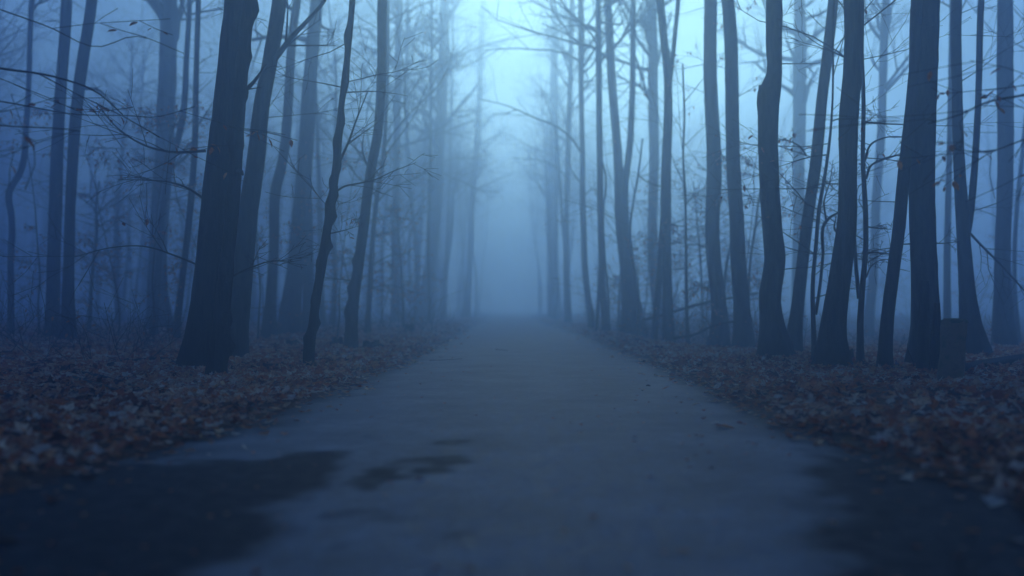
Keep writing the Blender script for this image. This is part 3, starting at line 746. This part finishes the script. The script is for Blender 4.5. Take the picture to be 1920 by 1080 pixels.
# young beeches that keep their brown leaves, scattered under the trees
SAP = []
for k in range(5):
    rr_ = random.Random(1500 + k); h = rr_.uniform(3.2, 6.5); n = 8
    pts = [np.array((0, 0, -.1)), np.zeros(3)]; d = np.array((rr_.gauss(0, .1), rr_.gauss(0, .1), 1)); rads = [.022, .022]
    for q in range(n):
        d = norm(d + np.array((rr_.gauss(0, .10), rr_.gauss(0, .10), .2))); pts.append(pts[-1] + d * h / n); rads.append(max(.005, .021 * (1 - (q + 1) / n)))
    mb = MB(); P, r = trunk_mesh(mb, np.array(pts), rads, 1600 + k, 7, .2, .05, z0=0.)
    tm = mb.mesh('trunk'); tm.materials.append(M['twig'])
    C = Crown(1700 + k)
    for q in range(15):
        kk = rr_.randrange(int(len(P) * .22), len(P) - 1); az = rr_.uniform(0, 6.28)
        grow(C, P[kk], (math.cos(az), math.sin(az), rr_.uniform(-.05, .5)), rr_.uniform(.5, 1.5), .007, 1, 3, (.10, .2, .32, .05, .25)[k], .55, .05, (5, 5, 4))
    cm = C.mb.mesh('crown'); cm.materials.append(M['twig'])
    n = len(C.leaves); rs = np.random.RandomState(k); mb = MB()
    scatter(mb, BL, BLT, np.array([l[0] for l in C.leaves]), rs.uniform(0, 6.28, n), rs.uniform(-1.4, .1, n), rs.uniform(-.8, .8, n), .085 * rs.uniform(.6, 1.25, n), rs.rand(n))
    lm = mb.mesh('leaves', smooth=False); lm.materials.append(M['beech_leaf'])
    SAP.append((tm, cm, lm))
count = 0
while count < 46:
    y = rng.uniform(19, 46); x = rng.uniform(-.53, .53) * y
    e = max(float(ledge(y)) - x, x - float(redge(y)))
    if e < 1.2 or any((x - a) ** 2 + (y - b_) ** 2 < 1.2 for a, b_ in placed): continue
    placed.append((x, y)); count += 1
    root = empty('beech_sapling', (x, y, ground(x, y)))
    root.rotation_euler = (0, 0, rng.uniform(0, 6.28)); s = rng.uniform(.8, 1.2); root.scale = (s, s, s)
    tm, cm, lm = SAP[rng.randrange(5)]
    put(bpy.data.objects.new('trunk', tm), root); cr = put(bpy.data.objects.new('crown', cm), root)
    put(bpy.data.objects.new('leaves', lm), cr)['kind'] = 'stuff'
    sd_ = 'left' if x < 0 else 'right'
    tag(root, 'one of the thin twiggy saplings with brown leaves under trees %s of road' % sd_, 'sapling', 'leafy saplings under the trees on the ' + sd_)

by_neighbour([o for o in COL.objects if o.get('group', '').startswith('leafy saplings under')], 'twiggy sapling with brown leaves')
# ------------------------------------------------------------------ post, snags, stumps, fallen wood
def wood(name, line, w0, w1, label, cat, matname='deadwood', lift=.0, sides=8, flat=None, seed=1, rough=.08, D=None, ends=None):
    """a piece of wood drawn by photo points; lying pieces rest on the ground"""
    rs = random.Random(seed)
    pts, rad = [], []
    n = len(line)
    for k, (px, py) in enumerate(line):
        w = w0 + (w1 - w0) * k / (n - 1)
        if D is None:
            q = on_ground(px, py); r_ = w / 2 / F * q[1]; q[2] += r_ * .5 + lift + (.045 if abs(q[0]) > 2.3 else 0)
        else:
            q = at(px, py, D); r_ = w / 2 / F * D
        pts.append(q); rad.append(r_)
    org = np.array(pts[0]); arr = spline(np.hstack([np.array(pts), np.array(rad)[:, None]]), 6 * n)
    w_ = 1 + rough * np.random.RandomState(seed).uniform(-1, 1, (len(arr), sides))
    mb = MB(); tube(mb, arr[:, :3], arr[:, 3], sides, wob=w_, cap0=True, tip=.15)
    root = empty(name, org)
    mb.build('stick' if 'branch' in name or 'twig' in name else 'wood', M[matname], root, org)
    if ends:
        C = Crown(seed); twigs(C, arr[:, :3], float(rad[0]), ends, 2, 3, 0, .6, .0, (6, 6, 5), lo=.2)
        if C.mb.n: C.mb.build('side_twigs', M[matname], root, org)['kind'] = 'stuff'
    tag(root, label, cat); return root

# mossy post
g0 = on_ground(1786, 716); D0 = g0[1]; pr = 47 / 2 / F * D0; ph_ = (716 - 598) / F * D0
root = empty('mossy_post', g0)
mb = MB()
hs = np.array([-.25, 0, .1, .25, .4, .55, .7, .8, .88, .94, .975, 1.0]) * ph_
rad = pr * np.array([1.08, 1.08, 1.05, 1.03, 1.0, .99, 1.0, 1.02, 1.03, 1.0, .94, .80])
P = np.stack([g0[0] - .03 + .05 * hs / ph_, np.full(12, g0[1]), g0[2] + hs], -1)
rs = np.random.RandomState(5); w_ = 1 + .05 * rs.uniform(-1, 1, (12, 20)) + .06 * np.sin(np.arange(20) * 2 * math.pi / 20 * 4)[None]
tube(mb, P, rad, 20, wob=w_, tip=.0); mb.build('shaft', M['post'], root, g0)
mb = MB(); top = P[-1]
P2 = np.stack([np.full(5, top[0]), np.full(5, top[1]), top[2] - .006 + np.array([-.035, -.008, .006, .012, .014])], -1)
tube(mb, P2, pr * np.array([1.03, .97, .80, .5, .15]), 20, wob=1 + .07 * rs.uniform(-1, 1, (5, 20)), tip=.05); mb.build('moss_cap', M['moss'], root, g0)
tag(root, 'squat mossy post standing in the leaves right of the massive trunk', 'post')

wood('broken_snag', [(1730, 704), (1731, 640), (1733, 580), (1734, 527)], 26, 16, 'tall broken dead stem standing in front of the massive right trunk', 'snag', 'rough_bark', D=12.25, sides=10, seed=3)
wood('broken_snag', [(1752, 706), (1754, 640), (1757, 568)], 18, 11, 'short broken dead stem right beside the mossy post', 'snag', 'rough_bark', D=12.15, sides=10, seed=4)
wood('fallen_log', [(1805, 700), (1850, 690), (1930, 678), (2050, 662)], 16, 13, 'pale log lying on the ground at the right edge behind the post', 'log', seed=5)
wood('fallen_branch', [(1693, 682), (1710, 682), (1724, 678)], 3.4, 2.0, 'bright white curved stick between the leaning stem and massive right trunk', 'stick', 'pale_wood', lift=.05, sides=6, seed=6)
wood('fallen_branch', [(1716, 690), (1708, 668), (1702, 650), (1705, 634)], 3, 1.4, 'dark hooked twig curling up beside the massive right trunk', 'twig', 'twig', D=12.6, sides=6, seed=7)
wood('fallen_branch', [(142, 706), (180, 711), (215, 720), (262, 736)], 6, 3, 'long pale branch lying on leaves at left, upper of the two', 'branch', ends=.5, sides=7, seed=8)
wood('fallen_branch', [(138, 716), (180, 728), (220, 741), (240, 746)], 6, 4, 'pale branch lying on leaves at left, lower of the two', 'branch', sides=7, seed=9, ends=.4)
wood('fallen_branch', [(205, 692), (250, 684), (290, 680), (334, 690)], 8, 5, 'dark branch lying left of the foot of the massive left trunk', 'branch', 'rough_bark', ends=.6, sides=7, seed=10)
wood('fallen_branch', [(300, 706), (340, 708), (366, 714)], 3.5, 2, 'thin stick in front of the massive left trunk', 'stick', sides=6, seed=11)
wood('fallen_branch', [(929, 657), (940, 658), (952, 659)], 1.8, 1.0, 'small dark twig lying mid road', 'twig', 'twig', sides=6, seed=12)
wood('fallen_branch', [(806, 677), (838, 676), (868, 674)], 1.1, .7, 'thin twig lying near the left edge of the road', 'twig', 'twig', sides=6, seed=13)
wood('fallen_branch', [(1283, 702), (1297, 701), (1310, 701)], 3, 2, 'pale stick lying at the right edge of the road', 'stick', 'pale_wood', sides=6, seed=14)
wood('fallen_branch', [(1408, 744), (1425, 747), (1440, 749)], 5, 3, 'dark stick on the right road edge among leaves', 'stick', 'twig', sides=6, seed=15)
wood('leaning_log', [(1205, 601), (1260, 585), (1330, 566), (1390, 555), (1420, 549)], 6, 4, 'thin fallen trunk propped slantwise behind the dark twin stems', 'log', 'bark', D=27, sides=8, seed=16, rough=.03)
wood('leaning_log', [(1262, 634), (1300, 628), (1340, 610), (1400, 600)], 5, 4, 'low fallen trunk lying behind the straight little sapling', 'log', 'bark', D=22, sides=8, seed=17, rough=.03)

def stump(px, py, wpx, hpx, label, seed):
    g = on_ground(px, py); D_ = g[1]; r_ = wpx / 2 / F * D_; h_ = hpx / F * D_
    root = empty('tree_stump', g); rs = np.random.RandomState(seed); s = 14
    hs = np.array([-.3, 0, .25, .55, .8, 1.0]) * h_
    P = np.stack([np.full(6, g[0]), np.full(6, D_), g[2] + hs], -1)
    w_ = 1 + .12 * rs.uniform(-1, 1, s)[None, :] + .05 * rs.uniform(-1, 1, (6, s))
    mb = MB(); tube(mb, P, r_ * np.array([1.35, 1.25, 1.05, .95, .93, .9]), s, wob=w_, tip=-.15)
    mb.v[-1][5 * s:6 * s, 2] += rs.uniform(-.3, .3, s) * h_
    mb.build('stump_wood', M['rough_bark'], root, g, smooth=False)
    mb = MB()
    for k in range(3):
        a = rs.uniform(0, 6.28); q0 = g + np.array((math.cos(a) * r_ * .8, math.sin(a) * r_ * .8, .06)); q1 = g + np.array((math.cos(a) * r_ * 2.4, math.sin(a) * r_ * 2.4, -.03))
        tube(mb, spline(np.array([q0, (q0 + q1) / 2 + (0, 0, .01), q1]), 5), r_ * np.array([.4, .33, .26, .2, .1]), 7)
    mb.build('roots', M['rough_bark'], root, g)
    tag(root, label, 'stump')
stump(695, 656, 34, 14, 'low dark stump right of the smooth curving left trunk', 1)
stump(633, 650, 22, 14, 'small mound-like stump between the knotty stem and the smooth trunk', 2)
stump(548, 646, 22, 10, 'low stump left of the foot of the knotty black stem', 3)
stump(1590, 672, 20, 20, 'dark stump just right of the darkest thick trunk', 4)
stump(768, 622, 18, 12, 'far low stump near the left verge under pinkish leaves', 5)

def stone(px, py, wpx, label, seed):
    g = on_ground(px, py); r_ = wpx / 2 / F * g[1]; rs = np.random.RandomState(seed)
    mb = MB(); P = np.stack([np.full(6, g[0]), np.full(6, g[1]), g[2] + r_ * np.array([-.3, .0, .25, .5, .68, .75])], -1)
    tube(mb, P, r_ * np.array([.8, 1, .98, .8, .5, .2]), 9, wob=1 + .16 * rs.uniform(-1, 1, (6, 9)))
    tag(mb.build('pebble', M['stone'], None, (0, 0, 0), smooth=False), label, 'stone')
stone(1215, 725, 8, 'dark pebble on the road surface right of centre, the nearer large one', 1)
stone(1244, 691, 7, 'dark pebble on the road close to the right leaf edge', 2)
stone(1204, 734, 4, 'tiny pebble just left of the nearer dark pebble', 3)
stone(1349, 743, 4, 'tiny dark pebble just right of the orange leaf', 4)

# ------------------------------------------------------------------ leaves on the ground
def lobed(seed, lobes, npts):
    rs = np.random.RandomState(seed)
    a = np.linspace(0, 2 * math.pi, npts, endpoint=False)
    r_ = .36 + .13 * np.cos(a * lobes + .3) + rs.uniform(-.05, .05, npts)
    x = np.cos(a) * r_ * 1.25; y = np.sin(a) * r_ * .95
    curl = rs.uniform(.2, .55); tw = rs.uniform(-.4, .4)
    z = curl * (x * x * rs.uniform(-.6, 1) + y * y * 1.3) + tw * x * y + rs.uniform(-.05, .05, npts)
    V = np.vstack([np.stack([x, y, z], -1), [(0, 0, -.03)]])
    return V, [(k, (k + 1) % npts, npts) for k in range(npts)]
TEMPL = [lobed(s, (4, 5, 3, 5, 4, 3)[s], (9, 10, 7, 11, 8, 7)[s]) for s in range(6)]
rs = np.random.RandomState(11)
pos = []
def cell(y0, y1, dens, n_try_w):
    for side in (-1, 1):
        W = n_try_w or .57 * y1 + 2.5
        n = int(dens * (y1 - y0) * W)
        y = rs.uniform(y0, y1, n); e = rs.uniform(-.55, W, n)
        edge = np.where(side < 0, -ledge(y), redge(y))
        x = side * (edge + e)
        wig = np.array([.16 * nz(a, b_, 1.1, 3) + .10 * nz(a, b_, 3.3, 6) for a, b_ in zip(x, y)])
        p = 1 / (1 + np.exp(-(e + wig - .02) / .085))
        p = np.maximum(p, np.where(e > -.5, .025, 0))
        clump = np.array([nz(a, b_, .7, 12) for a, b_ in zip(x, y)])
        p = p * np.where(e > .7, np.clip(.85 + .9 * clump, .3, 1), np.clip(.85 + .5 * clump, .35, 1))
        ok = (rs.rand(n) < p) & (np.abs(x) < .57 * y + 1.5) & (np.abs(x) > .2)
        for a, b_, ee in zip(x[ok], y[ok], e[ok]): pos.append((a, b_, ee))
for y0, y1, dn in [(3.2, 6, 300), (6, 10, 330), (10, 15, 290), (15, 22, 180), (22, 32, 75), (32, 46, 36)]: cell(y0, y1, dn, 0)
cell(46, 78, 34, 4.5)
pos = np.array(pos)
gz = np.array([max(ground(a, b_), road_z(a) + .006 if ee < .1 else -9) for a, b_, ee in pos])
n = len(pos)
P = np.stack([pos[:, 0], pos[:, 1], gz + .012 + .05 * rs.rand(n) * (pos[:, 2] > .05)], -1)
flat_ = np.where(pos[:, 2] > .1, 1., .35)
yaw = rs.uniform(0, 6.28, n); tilt = rs.normal(0, .42, n) * flat_; roll = rs.normal(0, .45, n) * flat_
size = np.clip(.072 * np.exp(rs.normal(0, .38, n)), .028, .16) * np.where(pos[:, 1] > 15, 1.15, 1.0) * np.where(pos[:, 1] > 25, 1.2, 1.0)
tone = np.clip(.06 + rs.beta(.9, 1.1, n) + .38 * np.array([nz(a, b_, .8, 20) for a, b_ in P[:, :2]]), 0, 1)
inframe = (np.abs(P[:, 0] / P[:, 1] * F) < 955) & (P[:, 1] > 3.4) & ((CAM_H - P[:, 2]) / P[:, 1] * F < 500)
order = np.argsort(np.where(inframe, P[:, 1] / size * .1, 999))[:300]
single = np.zeros(n, bool); single[order] = True
which = rs.randint(0, 6, n)
mb = MB()
for k in range(6):
    s_ = (which == k) & ~single
    scatter(mb, TEMPL[k][0], TEMPL[k][1], P[s_], yaw[s_], tilt[s_], roll[s_], size[s_], tone[s_])
litter = mb.build('leaf_litter', M['litter'], forest_floor, smooth=False); litter['kind'] = 'stuff'
LM = []
for k in range(6):
    b_ = MB(); b_.add(TEMPL[k][0], None, TEMPL[k][1]); me = b_.mesh('fallen_leaf', smooth=False); me.materials.append(M['litter_obj']); LM.append(me)
from mathutils import Matrix
ax, ay, az = rot_frames(yaw, tilt, roll)
def leaf_obj(k, mesh, p, s, parent):
    o = put(bpy.data.objects.new('fallen_leaf', mesh), parent)
    mt = Matrix.Identity(4)
    for c_, vv in enumerate((ax[k], ay[k], az[k])):
        for r_ in range(3): mt[r_][c_] = float(vv[r_] * s)
    for r_ in range(3): mt[r_][3] = float(p[r_])
    o.matrix_world = mt
    return o
for k in order: leaf_obj(k, LM[which[k]], P[k], size[k], forest_floor)
# single leaves out on the asphalt
flats = np.where((np.abs(tilt) < .12) & (np.abs(roll) < .12))[0]
def road_leaf(j, px, py, wpx, label, orange=False):
    g = on_ground(px, py); g[2] += .012
    k = flats[j]; me = LM[j % 6]
    if orange:
        me = me.copy(); me.materials[0] = M['orange_leaf']
    tag(leaf_obj(k, me, g, wpx / F * g[1], None), label, 'leaf')
road_leaf(0, 1327, 737, 17, 'pale orange leaf lying alone on the road near the right verge', True)
road_leaf(1, 1310, 822, 24, 'blurred brown leaf on the road, nearer than the pale orange one', True)
road_leaf(2, 1411, 766, 9, 'small reddish leaf on the road by the right leaf edge', True)
road_leaf(3, 1082, 671, 6, 'tiny pale leaf on the road in the middle distance')
road_leaf(4, 985, 672, 7, 'small pale leaf flat on the road straight ahead')
road_leaf(5, 1186, 719, 6, 'tiny leaf on the road left of the dark pebbles')
road_leaf(6, 1447, 824, 16, 'blurred leaf at the right edge of the dark patch', True)

# crumbs of leaf and grit trodden on to the asphalt
rs = np.random.RandomState(31); n = 900
cyy = 3.2 + 30 * rs.rand(n) ** 1.6; half = (redge(cyy) - ledge(cyy)) / 2; mid = (redge(cyy) + ledge(cyy)) / 2
tq = np.sign(rs.uniform(-1, 1, n)) * rs.rand(n) ** .55
cxx = mid + half * tq * .98
P = np.stack([cxx, cyy, road_z(cxx) + .008], -1)
mb = MB(); wq = rs.randint(0, 6, n)
for k in range(6):
    s_ = wq == k; m_ = int(s_.sum())
    scatter(mb, TEMPL[k][0], TEMPL[k][1], P[s_], rs.uniform(0, 6.28, m_), rs.normal(0, .12, m_), rs.normal(0, .12, m_), .012 + .038 * rs.rand(m_) ** 2.5, rs.rand(m_) * .75)
cr = mb.build('leaf_crumbs', M['litter'], road, smooth=False); cr['kind'] = 'stuff'

# ------------------------------------------------------------------ undergrowth of thin twigs and brambles
C = Crown(4242); rg = C.rng
def brush(px0, px1, D0, D1, n, hmax, leaf):
    for q in range(n):
        D_ = rg.uniform(D0, D1); x = (rg.uniform(px0, px1) - 960) / F * D_
        e = max(float(ledge(D_)) - x, x - float(redge(D_)))
        if e < .5: continue
        a = rg.uniform(0, 6.28); el = rg.uniform(.5, 1.5)
        grow(C, (x, D_, ground(x, D_) - .03), (math.cos(a) * math.cos(el), math.sin(a) * math.cos(el), math.sin(el)), rg.uniform(.35, 1) * hmax, rg.uniform(.004, .008), 2, 3, leaf, .2, -.12, (4, 4, 4))
brush(-60, 340, 13, 27, 150, 1.1, .03)
brush(420, 860, 24, 48, 170, 1.3, .05)
brush(1120, 1420, 20, 42, 210, 1.6, .08)
brush(1420, 1950, 17, 36, 150, 1.0, .04)
ug = C.mb.build('undergrowth', M['twig']); tag(ug, 'low tangle of thin bare twigs between the trunks', 'undergrowth', kind='stuff')
lf = leaf_part(C.leaves, ug, (0, 0, 0), .08, 9)

# ------------------------------------------------------------------ haze
def hbox(x0, x1, y0, y1, z0, z1):
    V = [(x, y, z) for z in (z0, z1) for y in (y0, y1) for x in (x0, x1)]
    return V, [(0, 2, 3, 1), (4, 5, 7, 6), (0, 1, 5, 4), (2, 6, 7, 3), (0, 4, 6, 2), (1, 3, 7, 5)]
m = bpy.data.materials.new('haze'); m.use_nodes = True; nt = m.node_tree; nt.nodes.clear()
out = nt.nodes.new('ShaderNodeOutputMaterial'); pv = nt.nodes.new('ShaderNodeVolumePrincipled')
pv.inputs['Color'].default_value = (*HAZE_COLOR, 1); pv.inputs['Density'].default_value = HAZE_DENSITY; pv.inputs['Anisotropy'].default_value = HAZE_G
nt.links.new(pv.outputs[0], out.inputs['Volume'])
zmax = 0.
bpy.context.view_layer.update()
for o in scene.objects:
    if o.type == 'MESH': zmax = max(zmax, max((o.matrix_world @ Vector(c)).z for c in o.bound_box))
V, Q = hbox(-150, 150, -40, 220, -1.4, zmax + .5)
mb = MB(); mb.add(V, Q); hz = mb.build('haze', m, smooth=False); tag(hz, 'blue morning fog filling the wood and thickening along the road', 'fog', kind='stuff')
print('leaves', n, 'zmax', zmax, 'tris', sum(len(me.loops) - 2 * len(me.polygons) for me in bpy.data.meshes))
